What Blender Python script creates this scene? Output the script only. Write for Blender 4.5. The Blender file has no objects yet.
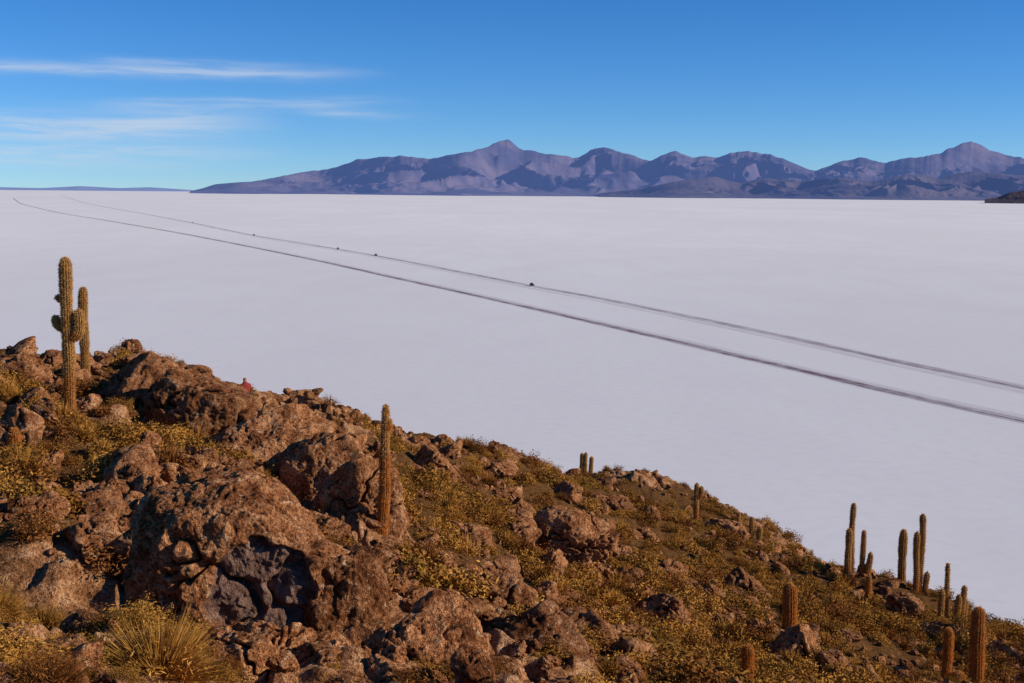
import bpy, bmesh, math, time
import numpy as np
from mathutils import Vector, Matrix
T0=time.time()
rng=np.random.default_rng(11)
scene=bpy.context.scene
scene.view_settings.view_transform='Standard'
scene.view_settings.look='None'
scene.view_settings.exposure=0
H=65.0; F=1280.0
# ------------------------------------------------------------ camera
pitch=math.radians(6.617); roll=math.radians(0.5)
R=Matrix.Rotation(math.pi/2-pitch,3,'X')@Matrix.Rotation(roll,3,'Z')
cam_d=bpy.data.cameras.new('camera'); cam=bpy.data.objects.new('camera',cam_d)
scene.collection.objects.link(cam); scene.camera=cam
cam_d.lens=45; cam_d.sensor_width=36; cam_d.clip_start=0.1; cam_d.clip_end=600000
cam.matrix_world=Matrix.Translation((0,0,H))@R.to_4x4()
Rn=np.array(R)
def ray(px,py):
    return Rn@np.array([(px-512)/F,(341.5-py)/F,-1.0])
def at(px,py,d):
    """surveyed point: bearing + dip + horizontal distance -> world"""
    v=ray(px,py); v=v/math.hypot(v[0],v[1]); return np.array([v[0]*d,v[1]*d,H+v[2]*d])
def on_salt(px,py):
    v=ray(px,py); t=H/-v[2]; return v[0]*t,v[1]*t
# ------------------------------------------------------------ noise
def _h(ix,iy,iz,seed):
    h=(ix*374761393+iy*668265263+iz*1440662683+seed*1274126177)&0xffffffff
    h=((h^(h>>13))*1274126177)&0xffffffff
    h=((h^(h>>15))*2246822519)&0xffffffff
    return (h^(h>>16))/4294967295.0
def vn2(x,y,seed=0):
    ix=np.floor(x).astype(np.int64); iy=np.floor(y).astype(np.int64)
    fx=x-ix; fy=y-iy; u=fx*fx*fx*(fx*(fx*6-15)+10); v=fy*fy*fy*(fy*(fy*6-15)+10)
    a=_h(ix,iy,0,seed); b=_h(ix+1,iy,0,seed); c=_h(ix,iy+1,0,seed); d=_h(ix+1,iy+1,0,seed)
    return ((a+(b-a)*u)*(1-v)+(c+(d-c)*u)*v)*2-1
def fbm2(x,y,o=4,seed=0,g=.5):
    s=0;a=1;t=0
    for i in range(o):
        s=s+a*vn2(x*0.8-y*0.6,x*0.6+y*0.8,seed+i) if i%2 else s+a*vn2(x,y,seed+i)
        t+=a;a*=g;x=x*2.03;y=y*2.03
    return s/t*1.5
def vn3(p,seed=0):
    i=np.floor(p).astype(np.int64); f=p-i; w=f*f*f*(f*(f*6-15)+10)
    X,Y,Z=i[:,0],i[:,1],i[:,2]; u,v,q=w[:,0],w[:,1],w[:,2]
    def pl(z):
        a=_h(X,Y,z,seed);b=_h(X+1,Y,z,seed);c=_h(X,Y+1,z,seed);d=_h(X+1,Y+1,z,seed)
        return (a+(b-a)*u)*(1-v)+(c+(d-c)*u)*v
    a=pl(Z);b=pl(Z+1)
    return (a+(b-a)*q)*2-1
ROT=np.array([[0,.8,.6],[-.8,.36,-.48],[-.6,-.48,.64]])
def fbm3(p,o=4,seed=0,g=.5):
    s=0;a=1;t=0
    for i in range(o):
        s=s+a*vn3(p,seed+i);t+=a;a*=g;p=(p@ROT)*2.02
    return s/t*1.5
def worley2(x,y,seed=0):
    ix=np.floor(x).astype(np.int64); iy=np.floor(y).astype(np.int64)
    f1=np.full(x.shape,9.0);f2=f1.copy();idh=np.zeros(x.shape)
    for dx in(-1,0,1):
        for dy in(-1,0,1):
            cx=ix+dx;cy=iy+dy
            jx=cx+_h(cx,cy,1,seed);jy=cy+_h(cx,cy,2,seed)
            d=np.hypot(x-jx,y-jy)
            m=d<f1
            f2=np.where(m,f1,np.minimum(f2,d)); idh=np.where(m,_h(cx,cy,3,seed),idh); f1=np.where(m,d,f1)
    return f1,f2,idh
def worley3(p,seed=0):
    i=np.floor(p).astype(np.int64); f1=np.full(len(p),9.0);f2=f1.copy()
    for dx in(-1,0,1):
        for dy in(-1,0,1):
            for dz in(-1,0,1):
                X=i[:,0]+dx;Y=i[:,1]+dy;Z=i[:,2]+dz
                q=np.stack([X+_h(X,Y,Z,seed),Y+_h(X,Y,Z,seed+5),Z+_h(X,Y,Z,seed+9)],1)
                d=np.linalg.norm(p-q,axis=1); m=d<f1
                f2=np.where(m,f1,np.minimum(f2,d)); f1=np.where(m,d,f1)
    return f1,f2
def sstep(a,b,x):
    t=np.clip((x-a)/(b-a),0,1); return t*t*(3-2*t)
# ------------------------------------------------------------ mesh helper
def make_mesh(name,V,Fa,smooth=True,mats=(),midx=None):
    me=bpy.data.meshes.new(name); V=np.asarray(V,np.float32); Fa=np.asarray(Fa,np.int32); k=Fa.shape[1]
    me.vertices.add(len(V)); me.vertices.foreach_set('co',V.ravel())
    me.loops.add(Fa.size); me.loops.foreach_set('vertex_index',Fa.ravel())
    me.polygons.add(len(Fa)); me.polygons.foreach_set('loop_start',(np.arange(len(Fa))*k).astype(np.int32))
    for m in mats: me.materials.append(m)
    me.polygons.foreach_set('use_smooth',np.full(len(Fa),smooth,bool))
    if midx is not None: me.polygons.foreach_set('material_index',np.asarray(midx,np.int32))
    me.update(calc_edges=True); me.validate()
    return me
def add(name,me,loc=(0,0,0),parent=None,coll=None):
    o=bpy.data.objects.new(name,me); o.location=loc
    (coll or scene.collection).objects.link(o)
    if parent: o.parent=parent
    return o
# ------------------------------------------------------------ node helpers
class NT:
    def __init__(s,nt): s.nt=nt; s.n=nt.nodes; s.l=nt.links
    def new(s,t,**k):
        n=s.n.new(t)
        for a,b in k.items(): setattr(n,a,b)
        return n
    def put(s,sock,v):
        if isinstance(v,bpy.types.NodeSocket): s.l.new(v,sock)
        else: sock.default_value=v
    def m(s,op,a,b=None,c=None,clamp=False):
        n=s.n.new('ShaderNodeMath'); n.operation=op; n.use_clamp=clamp
        for i,v in enumerate((a,b,c)):
            if v is not None: s.put(n.inputs[i],v)
        return n.outputs[0]
    def mix(s,f,a,b,bt='MIX'):
        n=s.n.new('ShaderNodeMix'); n.data_type='RGBA'; n.blend_type=bt
        s.put(n.inputs[0],f)
        for i,v in((6,a),(7,b)):
            if isinstance(v,tuple) and len(v)==3: v=v+(1,)
            s.put(n.inputs[i],v)
        return n.outputs[2]
    def noise(s,vec,scale,detail=4,rough=.5,dist=0,col=False):
        n=s.n.new('ShaderNodeTexNoise'); s.put(n.inputs['Vector'],vec)
        n.inputs['Scale'].default_value=scale;n.inputs['Detail'].default_value=detail
        n.inputs['Roughness'].default_value=rough;n.inputs['Distortion'].default_value=dist
        return n.outputs[1 if col else 0]
    def ramp(s,f,stops):
        n=s.n.new('ShaderNodeValToRGB'); s.put(n.inputs[0],f); e=n.color_ramp.elements
        while len(e)<len(stops): e.new(0.5)
        for i,(p,c) in enumerate(stops):
            e[i].position=p; e[i].color=(c+(1,)) if isinstance(c,tuple) else (c,c,c,1)
        return n.outputs[0]
    def mr(s,v,a,b,c=0.,d=1.,smooth=True):
        n=s.n.new('ShaderNodeMapRange'); n.interpolation_type='SMOOTHSTEP' if smooth else 'LINEAR'
        s.put(n.inputs[0],v)
        for i,x in enumerate((a,b,c,d)): n.inputs[i+1].default_value=x
        return n.outputs[0]
    def bump(s,h,strength,dist,normal=None):
        n=s.n.new('ShaderNodeBump'); s.put(n.inputs['Height'],h)
        n.inputs['Strength'].default_value=strength;n.inputs['Distance'].default_value=dist
        if normal: s.l.new(normal,n.inputs['Normal'])
        return n.outputs[0]
def mat(name,diffuse=False):
    m=bpy.data.materials.new(name); m.use_nodes=True; t=NT(m.node_tree)
    b=t.n['Principled BSDF']
    if diffuse:
        t.n.remove(b); b=t.new('ShaderNodeBsdfDiffuse'); t.l.new(b.outputs[0],t.n['Material Output'].inputs[0]); b.inputs['Roughness'].default_value=0
    else: b.inputs['Roughness'].default_value=.95; b.inputs['Specular IOR Level'].default_value=.15
    return m,t,b
def attr(t,name):
    n=t.new('ShaderNodeAttribute',attribute_name=name); return n.outputs['Fac']
# ------------------------------------------------------------ materials
def rock_color(t,P):
    med=t.noise(P,2.0,6,.76,.3); fine=t.noise(P,17,3,.8)
    c=t.ramp(med,[(.27,(.070,.027,.014)),(.39,(.225,.096,.044)),(.50,(.46,.225,.105)),(.63,(.72,.43,.235))])
    c=t.mix(t.mr(fine,.36,.58),t.mix(1.,c,(.40,.31,.26),'MULTIPLY'),c)
    return c,med,fine
def rock_mat(name,slate=False):
    m,t,b=mat(name,True); gN=t.new('ShaderNodeNewGeometry'); P=gN.outputs['Position']
    c,med,fine=rock_color(t,P)
    oi=t.new('ShaderNodeObjectInfo').outputs['Random']
    c=t.mix(1.,c,t.mix(oi,(.64,.55,.51),(1.15,1.04,.96)),'MULTIPLY')
    li=t.noise(P,6.5,3,.7,.4); c=t.mix(t.m('MULTIPLY',t.mr(li,.60,.68),.6),c,(.70,.51,.32))
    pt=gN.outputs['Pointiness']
    c=t.mix(t.mr(pt,.43,.505),t.mix(1.,c,(.18,.12,.10),'MULTIPLY'),c)  # creases darkened in the colour: painted shade for stronger contrast
    h=t.m('ADD',t.m('MULTIPLY',med,1.3),t.m('MULTIPLY',fine,.45))
    n=t.bump(h,1.,.17)
    if slate:
        s=attr(t,'slate'); sl=t.ramp(t.noise(P,4,5,.75,.5),[(.3,(.085,.045,.032)),(.5,(.19,.11,.08)),(.7,(.38,.25,.19))])
        c=t.mix(s,c,sl)
    t.put(b.inputs['Color'],c); t.put(b.inputs['Normal'],n)
    return m
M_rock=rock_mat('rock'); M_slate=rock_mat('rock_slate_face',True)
def soil_mat():
    m,t,b=mat('hillside_soil',True); P=t.new('ShaderNodeNewGeometry').outputs['Position']
    c,med,fine=rock_color(t,P)
    s=t.ramp(fine,[(.3,(.042,.017,.007)),(.5,(.135,.062,.022)),(.7,(.32,.175,.075))])
    rk=attr(t,'rocky')
    c=t.mix(t.mr(t.m('ADD',rk,t.m('MULTIPLY',t.m('SUBTRACT',med,.5),.8)),.22,.5),s,c)
    t.put(b.inputs['Color'],c)
    h=t.m('ADD',t.m('MULTIPLY',med,1.2),t.m('MULTIPLY',fine,.45))
    t.put(b.inputs['Normal'],t.bump(h,1.,.17))
    return m
M_soil=soil_mat()
def leaf_mat(name,c1,c2,c3,tr_=0):
    m,t,b=mat(name,True); g=t.new('ShaderNodeNewGeometry'); 
    rnd=g.outputs['Random Per Island']; oi=t.new('ShaderNodeObjectInfo').outputs['Random']
    c=t.mix(rnd,c1,c2); c=t.mix(t.mr(oi,.2,1.),c,c3)
    t.put(b.inputs['Color'],c)
    if tr_:
        tr=t.new('ShaderNodeBsdfTranslucent'); t.put(tr.inputs[0],c)
        mx=t.new('ShaderNodeMixShader'); mx.inputs[0].default_value=tr_
        t.l.new(b.outputs[0],mx.inputs[1]); t.l.new(tr.outputs[0],mx.inputs[2])
        t.l.new(mx.outputs[0],t.n['Material Output'].inputs[0])
    return m
M_gold=leaf_mat('shrub_gold',(.36,.165,.030),(.58,.31,.075),(.27,.12,.024))
M_olive=leaf_mat('shrub_ochre',(.19,.087,.018),(.40,.21,.048),(.26,.12,.027))
M_rust=leaf_mat('shrub_rust',(.13,.045,.013),(.37,.155,.045),(.19,.075,.02))
M_green=leaf_mat('shrub_dry_green',(.20,.105,.021),(.40,.235,.055),(.28,.14,.032))
def cactus_mats():
    m,t,b=mat('cactus_skin'); P=t.new('ShaderNodeNewGeometry').outputs['Position']
    t.put(b.inputs['Base Color'],t.mix(t.mr(t.noise(P,4,4,.7),.35,.65),(.20,.105,.035),(.33,.185,.06))); b.inputs['Roughness'].default_value=.8
    a=leaf_mat('cactus_spines_pale',(.64,.36,.11),(.85,.54,.21),(.68,.39,.13),.4)
    c=leaf_mat('cactus_spines_rust',(.60,.21,.04),(.80,.35,.08),(.64,.25,.055),.4)
    return m,a,c
M_cskin,M_spA,M_spB=cactus_mats()
def salt_mat():
    m,t,b=mat('salt_flat',True); P=t.new('ShaderNodeNewGeometry').outputs['Position']
    mp=t.new('ShaderNodeMapping'); t.l.new(P,mp.inputs[0]); mp.inputs['Scale'].default_value=(1,.35,1); V=mp.outputs[0]
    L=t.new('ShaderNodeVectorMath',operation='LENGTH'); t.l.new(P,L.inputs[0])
    a=t.noise(V,.0016,4,.6,.5); d=t.noise(V,.02,4,.65); e=t.noise(P,.25,3,.6)
    c=t.mix(t.mr(a,.35,.68),(.87,.855,.835),(.94,.93,.915))
    c=t.mix(t.m('MULTIPLY',t.mr(d,.4,.7),.5),c,(.83,.81,.80))
    c=t.mix(t.m('MULTIPLY',t.mr(e,.4,.7),.3),c,(.77,.75,.75))
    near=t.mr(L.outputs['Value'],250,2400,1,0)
    c=t.mix(t.m('MULTIPLY',near,.7),c,t.mix(1.,c,(.84,.845,.88),'MULTIPLY'))  # vignette and angle-dependent brightness painted in: salt darker near the island
    t.put(b.inputs['Color'],c); return m
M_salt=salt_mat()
def track_mat(name,dark,seed):
    m,t,b=mat(name,True); tc=t.new('ShaderNodeTexCoord').outputs['UV']
    sx=t.new('ShaderNodeSeparateXYZ'); t.l.new(tc,sx.inputs[0]); u=sx.outputs[0]; v=sx.outputs[1]
    mp=t.new('ShaderNodeMapping'); t.l.new(tc,mp.inputs[0]); mp.inputs['Scale'].default_value=(9,.012,1); mp.inputs['Location'].default_value=(seed,seed*3,0)
    ruts=t.mr(t.noise(mp.outputs[0],1.,3,.6),.36,.62)
    mp2=t.new('ShaderNodeMapping'); t.l.new(tc,mp2.inputs[0]); mp2.inputs['Scale'].default_value=(1.5,.08,1)
    var=t.mr(t.noise(mp2.outputs[0],1.,5,.7),.3,.7,.45,1.)
    edge=t.mr(t.m('ABSOLUTE',t.m('SUBTRACT',u,.5)),.05,.5,1,0)
    f=t.m('MULTIPLY',t.m('MULTIPLY',edge,var),t.m('ADD',.35,t.m('MULTIPLY',ruts,.75)),clamp=True)
    f=t.m('MULTIPLY',f,dark,clamp=True)
    b.inputs['Color'].default_value=(.20,.125,.165,1)
    tr=t.new('ShaderNodeBsdfTransparent'); mx=t.new('ShaderNodeMixShader'); t.put(mx.inputs[0],f)
    t.l.new(tr.outputs[0],mx.inputs[1]); t.l.new(b.outputs[0],mx.inputs[2]); t.l.new(mx.outputs[0],t.n['Material Output'].inputs[0]); return m
def mountain_mat(name,c1,c2,haze_glow,sc=.0006):
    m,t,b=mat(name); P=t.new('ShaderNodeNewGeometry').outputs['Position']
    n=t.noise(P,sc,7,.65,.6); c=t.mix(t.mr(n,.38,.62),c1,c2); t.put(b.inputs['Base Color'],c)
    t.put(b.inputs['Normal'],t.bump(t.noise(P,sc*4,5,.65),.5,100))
    b.inputs['Emission Color'].default_value=haze_glow+(1,); b.inputs['Emission Strength'].default_value=1; return m  # emission stands in for haze; bluish base colours carry it too
# ------------------------------------------------------------ hill base surface
CP=[]
for px,py,d in [(-200,700,15),(0,690,15),(200,690,16.5),(350,690,18),(512,690,22),(700,690,33),(850,690,43),(1024,690,53),(1200,700,60),
 (0,610,21),(0,540,28),(0,480,36),(0,420,45),(0,360,58),(-200,600,21),(-200,480,36),(-200,350,58),(-500,450,40),(-500,560,25),
 (110,360,60),(100,620,20),(100,540,29),(100,430,45),
 (200,640,20),(200,540,30),(200,480,38),(200,420,48),(200,380,60),(300,404,65),
 (350,640,24),(350,560,34),(350,500,44),(350,450,54),(350,417,67),(430,447,78),
 (512,620,30),(512,560,45),(512,510,65),(512,474,92),(580,482,110),
 (650,620,45),(650,560,65),(650,520,95),(650,502,120),(720,522,118),
 (800,640,50),(800,590,70),(800,550,102),(900,640,56),(900,589,80),(1024,655,62),(1024,636,72),(1150,685,70),(1300,760,66),(1300,800,40)]:
    CP.append(at(px,py,d))
for px,py,d in [(-500,380,58),(-200,350,58),(0,360,58),(110,360,60),(200,380,60),(300,404,65),(350,417,67),(430,447,78),(512,474,92),(580,482,110),(650,502,120),(720,522,118),(800,550,102),(900,589,80),(1024,636,72),(1150,685,70),(1300,760,66)]:
    p=at(px,py,d); s=(H-p[2])/d
    for e in(18,50,100,160):
        q=p.copy(); q[:2]*=(d+e)/d; q[2]=p[2]-e*(s+.30); CP.append(q)
CP.append(np.array([0,0,H-1.75]))
for a in range(-90,91,30):
    CP.append(np.array([8*math.sin(math.radians(a)),8*math.cos(math.radians(a)),H-4.4]))
CP+= [np.array([-30.,-20,H-3]),np.array([30.,-20,H-12]),np.array([0,-25.,H])]
CP=np.array(CP)
def kern(r2): return np.sqrt(r2+25.0)
n=len(CP); D2=((CP[:,None,:2]-CP[None,:,:2])**2).sum(2)
A=np.zeros((n+3,n+3)); A[:n,:n]=kern(D2); A[:n,n]=1; A[:n,n+1:n+3]=CP[:,:2]; A[n,:n]=1; A[n+1:,:n]=CP[:,:2].T
Wt=np.linalg.lstsq(A,np.concatenate([CP[:,2],[0,0,0]]),rcond=None)[0]
def shade_drop(x,y):
    """added drop west of the big boulder, shaped so the ground shades itself"""
    return sstep(-5.4,-9.4,x)*np.exp(-((y-22.0)/2.9)**4)
def base_h(x,y):
    x=np.atleast_1d(x).astype(float);y=np.atleast_1d(y).astype(float); out=np.empty(x.shape)
    for i in range(0,len(x),40000):
        X=x[i:i+40000];Y=y[i:i+40000]
        K=kern((X[:,None]-CP[None,:,0])**2+(Y[:,None]-CP[None,:,1])**2)
        out[i:i+40000]=K@Wt[:n]+Wt[n]+Wt[n+1]*X+Wt[n+2]*Y
    return out-2.2*shade_drop(x,y)
def height(x,y,full=False):
    x=np.atleast_1d(x).astype(float);y=np.atleast_1d(y).astype(float)
    b=base_h(x,y)
    rk=fbm2(x/11,y/11,4,40)
    rocky=sstep(-.15,.45,rk+.18*sstep(10,-12,x))*(1-.7*shade_drop(x,y))
    h=b+.38*fbm2(x/8,y/8,3,3)+.20*fbm2(x/1.7,y/1.7,4,9)
    wx=x+.5*fbm2(x/1.2,y/1.2,3,60);wy=y+.5*fbm2(x/1.2,y/1.2,3,70)
    f1,f2,i=worley2(wx/2.6,wy/2.6,5); d1=sstep(.0,.22,f2-f1)*(i**2)
    f3,f4,j=worley2(wx/.9,wy/.9,6); d2=sstep(.0,.25,f4-f3)*(j**2)
    r_=np.hypot(x,y); near=sstep(3,10,r_)
    h=h+near*rocky*(1.0*d1+.42*d2)-.35*rocky*near
    h=h+near*.06*fbm2(x*2,y*2,3,19)
    if full: return h,np.clip(rocky*(.35+d1+d2),0,1)
    return h
colsA=np.concatenate([np.linspace(-62,-24,130,endpoint=False),np.linspace(-24,24,850,endpoint=False),np.linspace(24,62,130)])
az=np.radians(colsA); rr=np.concatenate([np.geomspace(1.0,11,60,endpoint=False),np.geomspace(11,135,780,endpoint=False),np.geomspace(135,330,70)])
AZ,RR=np.meshgrid(az,rr); X=(RR*np.sin(AZ)).ravel();Y=(RR*np.cos(AZ)).ravel()
Zt,rockyv=height(X,Y,True); Zt=np.maximum(Zt,-3)
nr,nc=len(rr),len(az); idx=np.arange(nr*nc).reshape(nr,nc)
Q=np.stack([idx[:-1,:-1],idx[:-1,1:],idx[1:,1:],idx[1:,:-1]],-1).reshape(-1,4)[:,::-1]
me=make_mesh('hillside',np.stack([X,Y,Zt],1),Q,True,[M_soil])
a=me.attributes.new('rocky','FLOAT','POINT'); a.data.foreach_set('value',rockyv.astype(np.float32))
add('hillside_terrain',me)
def gz(x,y): return float(height(x,y)[0])
# ------------------------------------------------------------ rocks
ICO={}
def ico(s):
    if s not in ICO:
        bm=bmesh.new(); bmesh.ops.create_icosphere(bm,subdivisions=s,radius=1)
        V=np.array([v.co[:] for v in bm.verts]); Fc=np.array([[v.index for v in f.verts] for f in bm.faces]); bm.free(); ICO[s]=(V,Fc)
    return ICO[s]
def rock_verts(sub,seed,dims,npl=12,extra=(),sharp=36,only=False):
    """dims = full width, depth, height in metres; faceted block with weathered surface"""
    g=np.random.default_rng(seed); N,Fc=ico(sub); dims=np.array(dims,float)
    pn=g.normal(size=(npl,3)); pn/=np.linalg.norm(pn,axis=1)[:,None]; pd=g.uniform(.50,.85,npl)
    acc=np.full(len(N),1.0**-sharp)
    pl=[] if only else list(zip(pn,pd))
    Nw=N+.10*np.stack([fbm3(N*1.7+seed,3,seed+k*11) for k in range(3)],1)
    for q,d in pl+[(np.array(e[:3])/np.linalg.norm(e[:3]),e[3]) for e in extra]:
        c=np.maximum(Nw@q,1e-4); acc=acc+(d/c)**(-float(sharp))
    r=acc**(-1/float(sharp)); V=N*r[:,None]
    lo,hi=V.min(0),V.max(0); V=(V-(lo+hi)/2)/(hi-lo)*dims
    s=float(dims.mean()); P=V+seed*7.31
    rdg=1-np.abs(fbm3(P/(.55*s),4,seed+3,.55))
    disp=.05*s*fbm3(P/(.5*s),3,seed)+ .035*s**.6*fbm3(P/.4,4,seed+30,.66) - .09*s**.7*sstep(.88,1.,rdg)
    if sub>=6:
        g1,g2=worley3(P/.30+.25*fbm3(P/.2,2,seed+8)[:,None],seed+4); disp+= .022*sstep(0,.35,g2-g1)+.012*fbm3(P/.09,2,seed+71)
    V=V+N*disp[:,None]
    return V,Fc,N
BL=[]
def boulder(px,pt,pb,wpx,d,seed,dep=.8,sub=7,extra=(),rot=0,slate=None,only=False,sink=.15,name='boulder'):
    top=at(px,pt,d);bot=at(px,pb,d); w=wpx*d/F; x,y=top[0],top[1]; BL.append((x,y,w))
    zb=min(bot[2],gz(x,y))-sink; h=top[2]-zb
    V,Fc,N=rock_verts(sub,seed,(w,w*dep,h),extra=extra,only=only)
    c,s=math.cos(rot),math.sin(rot)
    sl=None
    if slate is not None: V,sl=slate(V,N,w,h)
    V=np.stack([V[:,0]*c-V[:,1]*s,V[:,0]*s+V[:,1]*c,V[:,2]],1)
    me=make_mesh(name,V,Fc,True,[M_slate if sl is not None else M_rock])
    if sl is not None:
        at_=me.attributes.new('slate','FLOAT','POINT'); at_.data.foreach_set('value',sl.astype(np.float32))
    return add(name,me,(x,y,(top[2]+zb)/2))
def hero_slate(V,N,w,h):
    n1=.30*fbm3(V/.5+9,4,77)
    e=np.sqrt(((V[:,0]-.15*w)/(.23*w))**2+((V[:,2]-.0*h)/(.29*h))**2)+n1
    m=(1-sstep(.88,1.02,e))*(V[:,1]<-.1*w)
    V=V.copy(); V[:,1]=V[:,1]+m*(.13+.10*fbm3(V/.45,4,5))
    return V,m
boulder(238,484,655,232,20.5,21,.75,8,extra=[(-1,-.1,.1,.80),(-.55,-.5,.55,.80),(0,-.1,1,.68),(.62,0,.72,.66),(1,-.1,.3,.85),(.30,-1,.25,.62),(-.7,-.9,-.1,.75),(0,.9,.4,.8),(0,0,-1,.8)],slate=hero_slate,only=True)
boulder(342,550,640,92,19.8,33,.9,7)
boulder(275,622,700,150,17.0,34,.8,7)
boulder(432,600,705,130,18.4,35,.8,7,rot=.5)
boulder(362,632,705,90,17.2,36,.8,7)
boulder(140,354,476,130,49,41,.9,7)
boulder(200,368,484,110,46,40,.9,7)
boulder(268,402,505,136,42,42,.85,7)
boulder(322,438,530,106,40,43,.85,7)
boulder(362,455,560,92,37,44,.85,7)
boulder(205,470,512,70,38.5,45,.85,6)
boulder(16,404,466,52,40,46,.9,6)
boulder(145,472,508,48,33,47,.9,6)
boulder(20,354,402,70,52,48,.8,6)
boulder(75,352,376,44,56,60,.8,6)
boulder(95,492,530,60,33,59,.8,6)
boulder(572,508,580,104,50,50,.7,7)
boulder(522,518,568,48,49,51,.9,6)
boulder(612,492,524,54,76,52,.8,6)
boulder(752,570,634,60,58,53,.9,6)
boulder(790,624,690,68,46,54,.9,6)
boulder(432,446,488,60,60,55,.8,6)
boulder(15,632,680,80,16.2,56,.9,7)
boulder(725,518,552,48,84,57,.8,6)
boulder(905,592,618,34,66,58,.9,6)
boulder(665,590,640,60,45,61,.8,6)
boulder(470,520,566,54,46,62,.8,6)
print('boulders',time.time()-T0)
# ------------------------------------------------------------ instanced scatter
def scatter(name,pts,rots,scl,idx,coll):
    me=bpy.data.meshes.new(name); me.vertices.add(len(pts)); me.vertices.foreach_set('co',np.asarray(pts,np.float32).ravel())
    for nm,ar in(('rot',rots),('scl',scl)):
        a=me.attributes.new(nm,'FLOAT_VECTOR','POINT'); a.data.foreach_set('vector',np.asarray(ar,np.float32).ravel())
    a=me.attributes.new('vid','INT','POINT'); a.data.foreach_set('value',np.asarray(idx,np.int32))
    me.update(); o=add(name,me)
    ng=bpy.data.node_groups.new(name,'GeometryNodeTree')
    ng.interface.new_socket('Geometry',in_out='INPUT',socket_type='NodeSocketGeometry')
    ng.interface.new_socket('Geometry',in_out='OUTPUT',socket_type='NodeSocketGeometry')
    N=ng.nodes;L=ng.links
    gi=N.new('NodeGroupInput');go=N.new('NodeGroupOutput');ip=N.new('GeometryNodeInstanceOnPoints');ci=N.new('GeometryNodeCollectionInfo')
    ci.inputs['Collection'].default_value=coll; ci.inputs['Separate Children'].default_value=True; ci.inputs['Reset Children'].default_value=True
    ip.inputs['Pick Instance'].default_value=True
    L.new(gi.outputs[0],ip.inputs['Points']); L.new(ci.outputs[0],ip.inputs['Instance'])
    for nm,ty,so in(('rot','FLOAT_VECTOR','Rotation'),('scl','FLOAT_VECTOR','Scale'),('vid','INT','Instance Index')):
        na=N.new('GeometryNodeInputNamedAttribute'); na.data_type=ty; na.inputs['Name'].default_value=nm
        out=[s for s in na.outputs if s.enabled and s.name=='Attribute'][0]; L.new(out,ip.inputs[so])
    L.new(ip.outputs[0],go.inputs[0])
    md=o.modifiers.new('scatter','NODES'); md.node_group=ng
    return o
def sample(n,rmin,rmax,amax=27,p=.6):
    a=np.radians(rng.uniform(-amax,amax,n)); u=rng.uniform(0,1,n)
    r=(rmin**p+u*(rmax**p-rmin**p))**(1/p); return r*np.sin(a),r*np.cos(a),r
rc=bpy.data.collections.new('rock_sources')
for k in range(10):
    V,Fc,_=rock_verts(5,100+k,(1.,.85,.72),npl=11)
    rc.objects.link(bpy.data.objects.new('rock_%02d'%k,make_mesh('rock_%02d'%k,V,Fc,True,[M_rock])))
x,y,r=sample(10500,10,150)
rk=fbm2(x/7,y/7,4,90)+.2*sstep(12,-12,x)
keep=rng.uniform(-.75,.55,len(x))<rk
s=np.clip(np.exp(rng.normal(-.95,.55,len(x))),.16,1.6)
p0=at(240,600,18.3); keep&=~((np.hypot((x-p0[0])/2.3,(y-p0[1])/2.0)<1)&(s>.25)); keep&=~((shade_drop(x,y)>.02)&(s>.3))
s=np.where(r<26,np.minimum(s,.75),s)
x,y,r,s=x[keep],y[keep],r[keep],s[keep]
z=height(x,y)
rot=np.stack([rng.uniform(-.5,.5,len(x)),rng.uniform(-.5,.5,len(x)),rng.uniform(0,6.3,len(x))],1)
sc=np.stack([s*rng.uniform(.8,1.3,len(x)),s*rng.uniform(.8,1.3,len(x)),s*rng.uniform(.7,1.2,len(x))],1)
scatter('scattered_rocks',np.stack([x,y,z+s*.14],1),rot,sc,rng.integers(0,10,len(x)),rc)
# shrubs
def blades(nb,rad,hgt,wid,g,lump=.25,spiky=True,ln=.10):
    th=g.uniform(0,2*math.pi,nb); ph=np.arccos(g.uniform(.0,1,nb))
    d=np.stack([np.sin(ph)*np.cos(th),np.sin(ph)*np.sin(th),np.cos(ph)],1)
    L=(1+lump*1.4*fbm3(d*2.2+g.uniform(0,50),2,5))*g.uniform(.7,1.1,nb)
    sc=np.array([rad,rad,hgt]); tip=d*L[:,None]*sc
    if spiky: root=tip*g.uniform(.0,.45,nb)[:,None]; root[:,2]*=.6
    else:
        dd=g.normal(size=(nb,3)); dd/=np.linalg.norm(dd,axis=1)[:,None]; dd[:,2]=np.abs(dd[:,2])*.8
        tip=tip*g.uniform(.45,1,nb)[:,None]**.5; root=tip-dd*ln*g.uniform(.5,1.3,nb)[:,None]
    s=np.cross(tip-root,g.normal(size=(nb,3))); s/=np.linalg.norm(s,axis=1)[:,None]+1e-9; s*=wid*g.uniform(.6,1.4,nb)[:,None]
    if spiky: V=np.stack([root-s,root+s,tip],1).reshape(-1,3); return V,np.arange(nb*3).reshape(-1,3)
    mid=(root+tip)/2; V=np.stack([root,mid-s,tip,mid+s],1).reshape(-1,3)
    Q=np.arange(nb*4).reshape(-1,4); return V,np.concatenate([Q[:,[0,1,2]],Q[:,[0,2,3]]])
g=np.random.default_rng(3)
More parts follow.
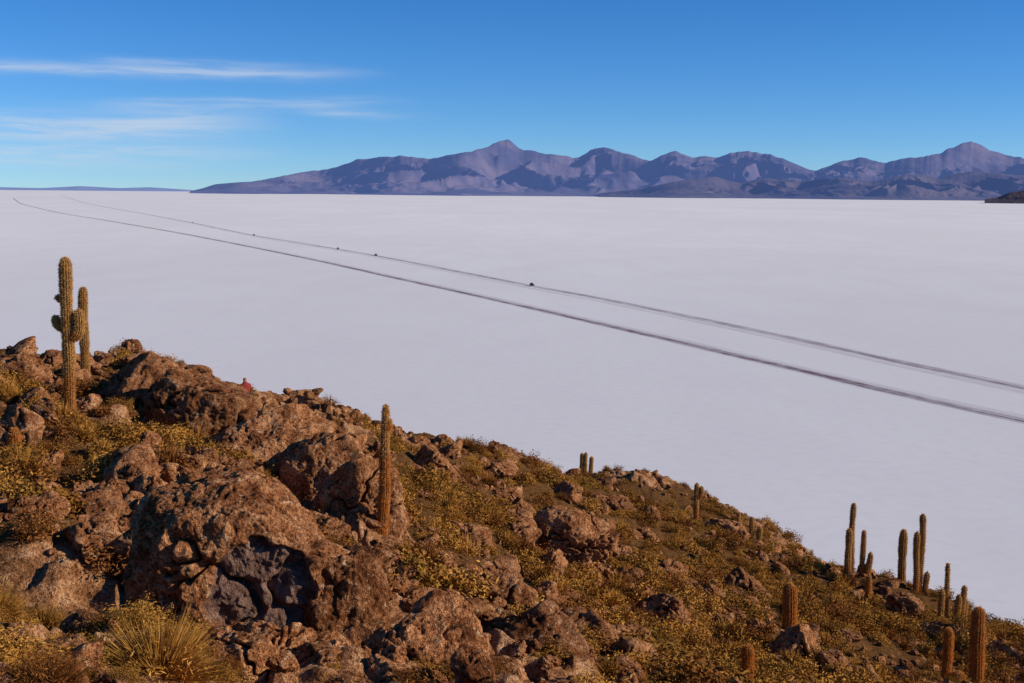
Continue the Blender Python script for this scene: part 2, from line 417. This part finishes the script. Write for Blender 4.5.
def shrub_sources(nm,spec):
    c=bpy.data.collections.new(nm)
    for k,(m,sp,nb,ra,hg,wd,ln) in enumerate(spec):
        V,Fc=blades(nb,ra,hg,wd,g,spiky=sp,ln=ln)
        if sp:
            V2,F2=blades(nb,ra*.9,hg*.85,wd*.9,g,spiky=False,ln=ln); V,Fc=np.concatenate([V,V2]),np.concatenate([Fc,F2+len(V)])
        c.objects.link(bpy.data.objects.new('%s_%02d'%(nm,k),make_mesh('%s_%02d'%(nm,k),V,Fc,False,[m])))
    return c
sh=shrub_sources('shrub_sources',[(M_gold,True,420,.42,.46,.012,.09),(M_gold,True,420,.36,.50,.012,.09),(M_gold,False,1000,.45,.42,.015,.09),(M_olive,False,1050,.5,.48,.016,.09),(M_olive,False,950,.4,.42,.014,.08),
      (M_rust,False,900,.46,.46,.014,.08),(M_rust,True,420,.45,.42,.011,.09),(M_green,False,1000,.48,.46,.015,.08)])
shf=shrub_sources('bush_sources',[(M_gold,True,2400,.42,.36,.0045,.05),(M_gold,False,5000,.42,.36,.006,.05),(M_gold,False,4500,.36,.33,.006,.05),(M_olive,False,5000,.5,.42,.006,.05),(M_olive,True,2400,.4,.34,.005,.05),
      (M_rust,False,5000,.46,.42,.005,.05),(M_rust,True,2600,.42,.38,.004,.06),(M_green,False,5000,.45,.36,.006,.045)])
def plant(name,x,y,coll,sm,lo=-.45):
    rk=fbm2(x/7,y/7,4,90)+.30*sstep(6,-10,x)
    r=np.hypot(x,y)
    cut=((shade_drop(x,y)>.12)|((x<-4)&(r>52)&(rng.uniform(0,1,len(x))<.6)))
    for bx,by,bw in BL: cut|=np.hypot(x-bx,y-by)<bw*.36
    keep=(rng.uniform(lo,.75,len(x))>rk*.9)&~cut; x,y=x[keep],y[keep]
    z=height(x,y); s=np.clip(np.exp(rng.normal(sm,.42,len(x))),.3,1.8)
    pat=fbm2(x/5,y/5,3,200)+rng.normal(0,.4,len(x))
    vid=np.where(pat<-.4,rng.integers(5,7,len(x)),np.where(pat<.10,rng.integers(0,3,len(x)),np.where(pat<.8,rng.integers(2,5,len(x)),rng.integers(5,8,len(x)))))
    rot=np.stack([rng.uniform(-.2,.2,len(x)),rng.uniform(-.2,.2,len(x)),rng.uniform(0,6.3,len(x))],1)
    sc=np.stack([s,s,s*rng.uniform(.7,1.2,len(x))],1)
    scatter(name,np.stack([x,y,z-.04],1),rot,sc,vid,coll); print(name,len(x))
x,y,r=sample(13500,25,150,28,.9); plant('dry_shrubs',x,y,sh,0.)
x,y,r=sample(650,12,25,30,1.2); plant('dry_bushes',x,y,shf,-.35,-.3)
fb=[(185,16.2,1.2,5),(95,15.5,.8,7),(60,15.8,.8,1),(140,15.6,.8,2),(25,17.0,.7,1),(228,15.6,.5,5),(35,15.3,.7,7),(110,16.6,.6,3),(70,16.8,.6,2),(10,15.2,.7,4)]
P_=[];S_=[];I_=[]
for px,d,s_,k in fb:
    p=at(px,650,d); P_.append((p[0],p[1],gz(p[0],p[1])-.05)); S_.append((s_,s_,s_)); I_.append(k)
scatter('twiggy_bushes',P_,[(0,0,i*1.3) for i in range(len(P_))],S_,I_,shf)
print('shrubs',time.time()-T0)
# ------------------------------------------------------------ cacti
def column(path,rad,ribs,g,seglen=.05,needle=.075,nstep=.06,nw=.006,per=4,wob=.06,belly=0):
    path=np.array(path,float); seg=np.linalg.norm(np.diff(path,axis=0),axis=1); L=np.concatenate([[0],np.cumsum(seg)]); T=L[-1]
    nrow=max(12,int(T/seglen)); s=np.linspace(0,T-.001,nrow)
    cr=min(rad*1.9,T*.3)
    s=np.concatenate([s[s<T-cr],T-cr+cr*np.sin(np.linspace(0,math.pi/2*.97,11))])
    C=np.stack([np.interp(s,L,path[:,i]) for i in range(3)],1)
    for _ in range(6): C[1:-1]=(C[:-2]+2*C[1:-1]+C[2:])/4
    Tn=np.gradient(C,axis=0); Tn/=np.linalg.norm(Tn,axis=1)[:,None]+1e-9
    ref=np.array([0.13,1,0.07]); U=np.cross(ref,Tn);U/=np.linalg.norm(U,axis=1)[:,None];W=np.cross(Tn,U)
    cap=np.sqrt(np.clip(1-np.clip((s-(T-cr))/cr,0,1)**2,.02,1))
    sd=g.uniform(0,99)
    prof=rad*cap*(1+wob*1.6*vn2(s*1.3+sd,s*0+3,4)+wob*vn2(s*4+sd,s*0,7))*(.84+.16*sstep(0,.3*T,s))*(1+belly*(1-sstep(.60*T,.70*T,s)))
    m=ribs*4; th=np.arange(m)/m*2*math.pi
    rib=1+.13*np.cos(th*ribs)
    rad2=prof[:,None]*rib[None]
    V=C[:,None]+rad2[...,None]*(np.cos(th)[None,:,None]*U[:,None]+np.sin(th)[None,:,None]*W[:,None])
    V=V.reshape(-1,3); ns=len(s); I=np.arange(ns*m).reshape(ns,m); J=np.roll(I,-1,1)
    Fq=np.stack([I[:-1],J[:-1],J[1:],I[1:]],-1).reshape(-1,4); tri=np.concatenate([Fq[:,[0,1,2]],Fq[:,[0,2,3]]])
    top=len(V); V=np.concatenate([V,C[-1:]+Tn[-1:]*rad*.03]); tri=np.concatenate([tri,np.stack([I[-1],J[-1],np.full(m,top)],1)])
    nn=int(T/nstep)*ribs*per; ss=g.uniform(0,T,nn)
    ss=(np.round(ss/nstep)*nstep+g.normal(0,.008,nn)).clip(0,T*.9995); tr=g.integers(0,ribs,nn)/ribs*2*math.pi+g.normal(0,.03,nn)
    c=np.stack([np.interp(ss,s,C[:,i]) for i in range(3)],1);u=np.stack([np.interp(ss,s,U[:,i]) for i in range(3)],1);w=np.stack([np.interp(ss,s,W[:,i]) for i in range(3)],1);t=np.stack([np.interp(ss,s,Tn[:,i]) for i in range(3)],1)
    pr=np.interp(ss,s,prof)*1.09; o=np.cos(tr)[:,None]*u+np.sin(tr)[:,None]*w
    base=c+o*pr[:,None]; d=o+.8*g.normal(size=(nn,3)); d+=t*np.where(ss>T-rad,1.,-.15)[:,None]; d/=np.linalg.norm(d,axis=1)[:,None]
    tip=base+d*needle*g.uniform(.5,1.25,nn)[:,None]; sd=np.cross(d,g.normal(size=(nn,3)));sd/=np.linalg.norm(sd,axis=1)[:,None];sd*=nw
    SV=np.stack([base-sd,base+sd,tip],1).reshape(-1,3); SF=np.arange(nn*3).reshape(-1,3)
    return V,tri,SV,SF,ss,T
def cactus(x,y,h,rad,arms=(),lean=(0,0),seed=1,far=False,furry=0.,twins=(),ribs=15,belly=0):
    g=np.random.default_rng(seed); Vs=[];Fs=[];Ms=[];off=0
    kw=dict(seglen=.12,needle=.07,nstep=.12,nw=.018,per=8) if far else dict(seglen=.05,needle=.065,nstep=.06,nw=.009,per=10)
    if far: ribs=12
    def put(path,rd,**e):
        nonlocal off
        k=dict(kw); k.update(e)
        if furry>=1: k['per']=kw['per']+4; k['needle']=kw['needle']*1.2
        V,tri,SV,SF,ss,T=column(path,rd,ribs,g,**k)
        Vs.append(V);Fs.append(tri+off);Ms.append(np.zeros(len(tri),int));off+=len(V)
        Vs.append(SV);Fs.append(SF+off);Ms.append(np.where(ss+g.normal(0,.12,len(ss))<furry*T,2,1));off+=len(SV)
    j=lambda:g.normal()*.035*h/4
    def stem(bx,by,hh,rd,ln=(0,0),**e):
        put([(bx,by,-.25),(bx+ln[0]*.3+j(),by+ln[1]*.3+j(),hh*.33),(bx+ln[0]*.65+j(),by+ln[1]*.65+j(),hh*.66),(bx+ln[0],by+ln[1],hh)],rd,**e)
    stem(0,0,h,rad,lean,belly=belly)
    for hf,a,re,ln,ar in arms:
        a=math.radians(a); ca,sa=math.cos(a),math.sin(a); z0=h*hf; lx,ly=lean[0]*hf,lean[1]*hf
        put([(lx,ly,z0),(lx+ca*re*.55,ly+sa*re*.55,z0-.02),(lx+ca*re*.95,ly+sa*re*.95,z0+.12),(lx+ca*re*1.05,ly+sa*re*1.05,z0+.35*ln),(lx+ca*re,ly+sa*re,z0+ln)],ar)
    for tx,ty,th_,tr_ in twins: stem(tx,ty,th_,tr_,(tx*.15,0))
    me=make_mesh('columnar_cactus',np.concatenate(Vs),np.concatenate(Fs),True,[M_cskin,M_spA,M_spB],np.concatenate(Ms))
    return add('columnar_cactus',me,(x,y,gz(x,y)))
def C(px,d,py_top,width_px,**k):
    p=at(px,py_top,d); z0=gz(p[0],p[1]); h=p[2]-z0
    rad=max(width_px*d/1280/2-.06,.09)
    return cactus(p[0],p[1],max(h,.7),rad,**k)
C(65,43,257,13,seed=1,furry=.3,arms=[(.56,180,.34,.40,.12),(.73,180,.28,.16,.08),(.50,0,.36,.9,.15),(.60,20,.3,.3,.10)])
C(83,52,287,10,seed=2)
C(381,36.0,405,9,seed=3,lean=(.14,0),furry=.66,belly=.5,arms=[(.80,0,.10,.35,.09)])
C(14,38,428,13,seed=31,furry=1)
C(582,110,453,5,seed=4,far=True,twins=[(.75,.2,2.1,.17),(.3,0,2.5,.15)])
C(697,96,483,6,seed=5,far=True,furry=.5,arms=[(.62,0,.35,.9,.16)])
C(739,98,512,5,seed=6,far=True)
C(752,96,517,6,seed=7,far=True,twins=[(.55,0,1.0,.2)])
C(522,84,464,4,seed=8,far=True)
C(854,76,503,7,seed=9,far=True,furry=.3,twins=[(-.25,-.3,2.9,.17),(.6,.1,2.7,.13),(.95,0,1.4,.16)])
C(904,77,529,9,seed=10,far=True,furry=.3)
C(923,75,514,7,seed=11,far=True,furry=.3,twins=[(-.3,-.2,3.7,.15),(.35,0,1.3,.15)])
C(948,68,563,6,seed=12,far=True,furry=.4,twins=[(-.3,-.3,2.0,.14),(.8,0,2.1,.13),(.5,-.2,1.7,.14),(1.0,.3,1.3,.12)])
C(790,52,583,14,seed=13,furry=1)
C(979,50,607,15,seed=14,furry=1)
C(949,49,628,11,seed=15,furry=1,twins=[(.35,-.2,1.0,.25)])
C(748,35,645,14,seed=16,furry=1)
C(869,70,575,7,seed=17,furry=1,far=True)
print('cacti',time.time()-T0)
# ------------------------------------------------------------ salt flat
rings=[0.,100,300,800,2000,6000,20000,80000,400000]; ns=160; V=[(0,0,0)];Fc=[]
for r_ in rings[1:]:
    for k in range(ns): V.append((r_*math.cos(2*math.pi*k/ns),r_*math.sin(2*math.pi*k/ns),0))
for k in range(ns): Fc.append((0,1+k,1+(k+1)%ns))
for q in range(len(rings)-2):
    o0=1+q*ns
    for k in range(ns):
        a_,b_=o0+k,o0+(k+1)%ns; Fc.append((a_,a_+ns,b_+ns)); Fc.append((a_,b_+ns,b_))
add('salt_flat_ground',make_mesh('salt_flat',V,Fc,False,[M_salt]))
# ------------------------------------------------------------ tracks
def ribbon(name,pix,width,mt,z=.06,offs=0.):
    P=np.array([on_salt(*q) for q in pix]); pts=[]
    Pe=np.vstack([2*P[0]-P[1],P,2*P[-1]-P[-2]])
    for i in range(1,len(Pe)-2):
        for t in np.linspace(0,1,14,endpoint=False):
            a_,b_,c_,d_=Pe[i-1:i+3]; pts.append(.5*((2*b_)+(c_-a_)*t+(2*a_-5*b_+4*c_-d_)*t*t+(-a_+3*b_-3*c_+d_)*t**3))
    pts=np.array(pts+[P[-1]]); tg=np.gradient(pts,axis=0); tg/=np.linalg.norm(tg,axis=1)[:,None]; nn=np.stack([-tg[:,1],tg[:,0]],1)
    pts=pts+nn*offs
    l=np.concatenate([[0],np.cumsum(np.linalg.norm(np.diff(pts,axis=0),axis=1))])
    Vv=[];us=[]
    for p_,q_,s_ in zip(pts,nn,l):
        Vv.append((*(p_-q_*width/2),z));us.append((0,s_));Vv.append((*(p_+q_*width/2),z));us.append((1,s_))
    Fq=[(2*i,2*i+1,2*i+3,2*i+2) for i in range(len(pts)-1)]
    me=make_mesh(name,Vv,Fq,False,[mt]); uv=me.uv_layers.new(name='UVMap')
    li=np.empty(len(me.loops),np.int32); me.loops.foreach_get('vertex_index',li); uv.data.foreach_set('uv',np.array(us,np.float32)[li].ravel())
    add(name,me); return pts
lower=[(13,198),(20,203),(38,208),(60,213),(100,219.5),(150,228),(200,237),(300,257),(400,279),(500,301),(600,324),(700,347),(800,370.5),(900,394),(1024,421),(1150,449)]
upper=[(60,195),(78,201),(100,206),(150,215),(200,224.5),(254,235.5),(300,243),(377,256),(450,270),(532,286),(600,298.5),(700,319),(800,340),(900,362),(1024,388),(1150,416)]
ribbon('salt_track',lower,10,track_mat('salt_track_dark',1.0,1.))
ribbon('salt_track',upper,12.0,track_mat('salt_track_soft',.6,5.))
ribbon('salt_track',[(x_,y_-4.5*(x_/1024)) for x_,y_ in lower[4:]],6,track_mat('salt_track_faint',.18,9.),z=.04)
ribbon('salt_track',[(x_,y_+5*(x_/1024)) for x_,y_ in upper[4:]],7,track_mat('salt_track_faint2',.22,13.),z=.04)
# ------------------------------------------------------------ vehicles
def simple(name,col,rough=.5):
    m,t,b=mat(name); P=t.new('ShaderNodeTexCoord').outputs['Object']
    t.put(b.inputs['Base Color'],t.mix(t.mr(t.noise(P,3,4,.6),.4,.7),col,tuple(c*.75 for c in col))); b.inputs['Roughness'].default_value=rough; return m
M_paint=simple('car_paint_dark',(.035,.03,.04),.35);M_paint2=simple('car_paint_grey',(.10,.09,.10),.35);M_glass=simple('car_glass',(.02,.025,.03),.08);M_tyre=simple('tyre_rubber',(.02,.02,.02),.8);M_lug=simple('roof_luggage',(.12,.05,.04),.9)
def suv(px,py,heading,paint):
    bm=bmesh.new()
    def hexa(x0,x1,x2,x3,z0,z1,w0,w1,mi):
        vs=[bm.verts.new(c) for c in[(x0,-w0,z0),(x1,-w0,z0),(x1,w0,z0),(x0,w0,z0),(x2,-w1,z1),(x3,-w1,z1),(x3,w1,z1),(x2,w1,z1)]]
        fs=[bm.faces.new([vs[i] for i in q]) for q in[(0,3,2,1),(4,5,6,7),(0,1,5,4),(1,2,6,5),(2,3,7,6),(3,0,4,7)]]
        for f in fs:f.material_index=mi
        return fs
    fs=hexa(-2.35,2.35,-2.35,2.3,.42,1.08,.93,.93,0)
    fs+=hexa(-2.3,1.1,-2.15,.55,1.08,1.80,.90,.78,0)
    es=list({e for f in fs for e in f.edges}); bmesh.ops.bevel(bm,geom=es,offset=.07,segments=2,affect='EDGES')
    hexa(-2.05,.75,-1.98,.42,1.15,1.66,.895,.81,1)
    hexa(.6,1.03,.2,.62,1.14,1.68,.78,.70,1)
    hexa(-1.9,.2,-1.7,.1,1.84,2.12,.62,.55,3)
    hexa(2.34,2.46,2.34,2.44,.45,.68,.85,.85,2); hexa(-2.46,-2.34,-2.44,-2.34,.45,.68,.85,.85,2)
    for wx in(-1.45,1.45):
        for wy in(-.84,.84):
            r_=bmesh.ops.create_cone(bm,cap_ends=True,segments=20,radius1=.4,radius2=.4,depth=.26,matrix=Matrix.Translation((wx,wy,.4))@Matrix.Rotation(math.pi/2,4,'X'))
            for f in {f for v in r_['verts'] for f in v.link_faces}: f.material_index=2
    me=bpy.data.meshes.new('off_road_car'); bm.to_mesh(me); bm.free()
    for m in(paint,M_glass,M_tyre,M_lug): me.materials.append(m)
    x_,y_=on_salt(px,py); o=add('off_road_car',me,(x_,y_,.08)); o.rotation_euler=(0,0,heading)
def hd(pts,px):
    a_=np.array(on_salt(px-8,np.interp(px-8,[q[0] for q in pts],[q[1] for q in pts])));b_=np.array(on_salt(px+8,np.interp(px+8,[q[0] for q in pts],[q[1] for q in pts])))
    d=b_-a_; return math.atan2(d[1],d[0])
for px,m in((532,M_paint),(376,M_paint),(338,M_paint2),(254,M_paint),(193,M_paint2)):
    suv(px,np.interp(px,[q[0] for q in upper],[q[1] for q in upper]),hd(upper,px),m)
# ------------------------------------------------------------ mountains
def range_mesh(name,crest,r0,Wf,Wb,pxr,ncol,mt,seed,sc=2600.,wander=2500,base_z=-5,amp=.5,nz=1.2):
    pxs=np.linspace(*pxr,ncol); cx=[c[0] for c in crest];cy=[c[1] for c in crest]
    py=np.interp(pxs,cx,cy); kk=np.array([1,2,3,4,3,2,1])/16.; pyp=np.pad(py,3,mode='edge'); py=np.convolve(pyp,kk,'valid')
    dirs=np.array([ray(p,193) for p in pxs])[:,:2]; dirs/=np.linalg.norm(dirs,axis=1)[:,None]
    R0=r0+wander*fbm2(pxs/110,pxs*0,2,seed)
    top=np.array([at(p,q,r_)[2] for p,q,r_ in zip(pxs,py,R0)]); top=np.maximum(top,0)*(1+.06*fbm2(pxs/18,pxs*0+4,4,seed+1,.5)*sstep(0,400,top))
    nrw=190; tt=np.concatenate([np.linspace(-1,0,150,endpoint=False),np.linspace(0,1,nrw-150)])
    V=np.zeros((nrw,ncol,3))
    for i,t in enumerate(tt):
        rr_=R0+(t*Wf if t<0 else t*Wb); X_=dirs[:,0]*rr_;Y_=dirs[:,1]*rr_
        wx=X_+.35*sc*fbm2(X_/sc,Y_/sc,3,seed+9); wy=Y_+.35*sc*fbm2(X_/sc,Y_/sc,3,seed+19)
        at0=abs(t); a_=at0+.5*at0*(1-at0)*fbm2(X_/sc/1.3,Y_/sc/1.3,3,seed+5)
        rd=1-np.abs(fbm2(wx/sc,wy/sc*.7,5,seed+2,.5))
        pf=np.clip(1-a_,0,1)**nz
        w=sstep(0,.28,abs(t))
        z_=top*pf*(1-amp*w*(1-rd**2.3))
        V[i,:,0]=X_;V[i,:,1]=Y_;V[i,:,2]=z_+base_z
    I=np.arange(nrw*ncol).reshape(nrw,ncol); Q=np.stack([I[:-1,:-1],I[1:,:-1],I[1:,1:],I[:-1,1:]],-1).reshape(-1,4)[:,::-1]
    add(name,make_mesh(name,V.reshape(-1,3),Q,True,[mt]))
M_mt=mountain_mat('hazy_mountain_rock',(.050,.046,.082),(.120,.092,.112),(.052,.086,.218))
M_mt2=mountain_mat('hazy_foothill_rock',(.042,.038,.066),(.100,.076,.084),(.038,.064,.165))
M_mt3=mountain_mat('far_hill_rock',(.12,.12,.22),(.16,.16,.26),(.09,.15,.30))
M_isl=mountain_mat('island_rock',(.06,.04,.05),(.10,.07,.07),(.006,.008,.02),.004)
main=[(190,191),(203,188),(215,184),(250,181),(290,175),(330,168),(355,161),(372,160),(400,155),(415,158),(430,159),(450,153),(470,152),(488,148),(500,143),(508,141),(520,148),(548,154),(575,156),(592,148),(604,147),(625,153),(650,160),(675,151),(690,158),(712,157),(730,150),(745,148),(770,153),(790,162),(815,170),(840,162),(860,158),(885,163),(905,160),(935,151),(955,143),(968,142),(990,149),(1010,155),(1024,158),(1080,150),(1150,165),(1300,160)]
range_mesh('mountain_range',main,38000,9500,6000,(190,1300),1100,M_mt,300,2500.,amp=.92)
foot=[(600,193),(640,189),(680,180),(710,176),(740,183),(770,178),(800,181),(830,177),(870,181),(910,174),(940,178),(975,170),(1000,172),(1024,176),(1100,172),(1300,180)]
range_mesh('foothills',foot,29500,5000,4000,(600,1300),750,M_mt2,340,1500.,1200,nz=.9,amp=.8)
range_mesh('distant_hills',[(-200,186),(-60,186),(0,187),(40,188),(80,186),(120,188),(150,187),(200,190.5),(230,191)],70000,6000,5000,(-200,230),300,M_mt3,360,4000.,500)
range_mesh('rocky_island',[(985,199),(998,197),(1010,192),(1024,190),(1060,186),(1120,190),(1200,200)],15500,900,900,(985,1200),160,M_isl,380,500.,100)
print('mountains',time.time()-T0)
# ------------------------------------------------------------ hiker sitting on the ridge (red jacket)
def hiker(px,py,d,face):
    vs=[(0,0,.12),(0,.03,.36),(0,.10,.58),(0,.12,.68),(0,.12,.80),(0,.13,.88),
        (.13,.0,.12),(.2,.38,.32),(.22,.5,.0),(.22,.6,-.02),(-.13,.0,.12),(-.2,.38,.32),(-.22,.5,.0),(-.22,.6,-.02),
        (.2,.1,.56),(.27,.2,.33),(.2,.38,.38),(.17,.44,.37),(-.2,.1,.56),(-.27,.2,.33),(-.2,.38,.38),(-.17,.44,.37)]
    es=[(0,1),(1,2),(2,3),(3,4),(4,5),(0,6),(6,7),(7,8),(8,9),(0,10),(10,11),(11,12),(12,13),(2,14),(14,15),(15,16),(16,17),(2,18),(18,19),(19,20),(20,21)]
    ra=[.15,.15,.15,.06,.1,.085,.1,.07,.05,.045,.1,.07,.05,.045,.07,.055,.04,.035,.07,.055,.04,.035]
    me=bpy.data.meshes.new('h'); me.from_pydata(vs,es,[]); o=add('h',me)
    md=o.modifiers.new('s','SKIN'); 
    for i,r_ in enumerate(ra): me.skin_vertices[0].data[i].radius=(r_,r_)
    me.skin_vertices[0].data[0].use_root=True
    o.modifiers.new('ss','SUBSURF').levels=2
    dg=bpy.context.evaluated_depsgraph_get(); m2=bpy.data.meshes.new_from_object(o.evaluated_get(dg)); bpy.data.objects.remove(o)
    for m in(simple('jacket_red',(.24,.03,.025),.8),simple('trousers_dark',(.05,.045,.06),.9),simple('skin',(.35,.2,.14),.6),simple('cap_dark',(.08,.03,.03),.8)): m2.materials.append(m)
    for p_ in m2.polygons:
        c=p_.center; 
        if c.z>.86: k=3
        elif c.z>.72: k=2
        elif c.z<.22 or (c.y>.28 and abs(c.x)>.1 and c.z<.36): k=1
        else: k=0
        if c.y>.41 and c.z>.3: k=2
        p_.material_index=k; p_.use_smooth=True
    m2.name='hiker'; p=at(px,py,d); ob=add('hiker',m2,(p[0],p[1],max(gz(p[0],p[1])-.05,p[2]-.88))); ob.rotation_euler=(0,0,face)
hiker(246,378,57,.6)
# ------------------------------------------------------------ light
SUN_AZ=math.radians(97); SUN_EL=math.radians(23)
sv=Vector((math.cos(SUN_EL)*math.sin(SUN_AZ),math.cos(SUN_EL)*math.cos(SUN_AZ),math.sin(SUN_EL)))
sl=bpy.data.lights.new('sun','SUN'); sl.energy=5.0; sl.angle=math.radians(.5); sl.color=(1,.87,.69)
so=bpy.data.objects.new('sun',sl); scene.collection.objects.link(so); so.rotation_euler=sv.to_track_quat('Z','Y').to_euler()
w=bpy.data.worlds.new('World'); scene.world=w; w.use_nodes=True; t=NT(w.node_tree)
bg=t.n['Background']; sky=t.new('ShaderNodeTexSky',sky_type='NISHITA'); sky.sun_disc=False
sky.sun_elevation=SUN_EL; sky.sun_rotation=SUN_AZ; sky.altitude=3600; sky.air_density=1.0; sky.dust_density=.2; sky.ozone_density=2.0
tint=t.mix(1.,sky.outputs[0],(.74,1.03,1.44),'MULTIPLY')
hs=t.new('ShaderNodeHueSaturation'); hs.inputs['Saturation'].default_value=1.13; t.l.new(tint,hs.inputs['Color'])
gen=t.new('ShaderNodeTexCoord').outputs['Generated']; sp=t.new('ShaderNodeSeparateXYZ'); t.l.new(gen,sp.inputs[0])
azn=t.m('ARCTAN2',sp.outputs[0],sp.outputs[1]); el=t.m('ARCSINE',sp.outputs[2])
cv=t.new('ShaderNodeCombineXYZ'); t.l.new(azn,cv.inputs[0]); t.l.new(el,cv.inputs[1])
mp=t.new('ShaderNodeMapping'); t.l.new(cv.outputs[0],mp.inputs[0]); mp.inputs['Scale'].default_value=(9,130,1); mp.inputs['Rotation'].default_value=(0,0,.04)
st=t.noise(mp.outputs[0],1.,5,.65,.5)
mp3=t.new('ShaderNodeMapping'); t.l.new(cv.outputs[0],mp3.inputs[0]); mp3.inputs['Scale'].default_value=(12,30,1)
wv=t.m('MULTIPLY',t.m('SUBTRACT',t.noise(mp3.outputs[0],1.,2,.5),.5),.010)
tot=None
for a0,a1,e0,slp,wd,st_ in((-.6,-.08,.0880,.004,.0042,.52),(-.34,-.12,.0945,.0,.0028,.28),(-.6,-.155,.0525,.045,.0110,.66),(-.33,-.09,.0655,.01,.0035,.40),(-.19,-.06,.0685,.0,.0035,.40),(-.18,-.045,.0585,.0,.003,.55),(-.42,-.155,.030,.02,.005,.46),(-.55,-.2,.019,.0,.004,.28)):
    ec=t.m('ADD',t.m('MULTIPLY',t.m('SUBTRACT',azn,a1),slp),t.m('ADD',wv,e0))
    dd=t.m('DIVIDE',t.m('SUBTRACT',el,ec),wd); ga=t.m('POWER',2.718,t.m('MULTIPLY',t.m('MULTIPLY',dd,dd),-1.))
    L_=t.mr(azn,a1-.12,a1,1,0); L0=t.mr(azn,a0,a0+.06,0,1)
    f=t.m('MULTIPLY',t.m('MULTIPLY',ga,L_),t.m('MULTIPLY',L0,st_)); tot=f if tot is None else t.m('ADD',tot,f)
cf=t.m('MULTIPLY',tot,t.mr(st,.32,.62,.25,1.1),clamp=True)
colr=t.mix(cf,hs.outputs[0],(6.9,7.8,9.2))
t.l.new(colr,bg.inputs[0]); bg.inputs[1].default_value=.085
print('done',time.time()-T0)
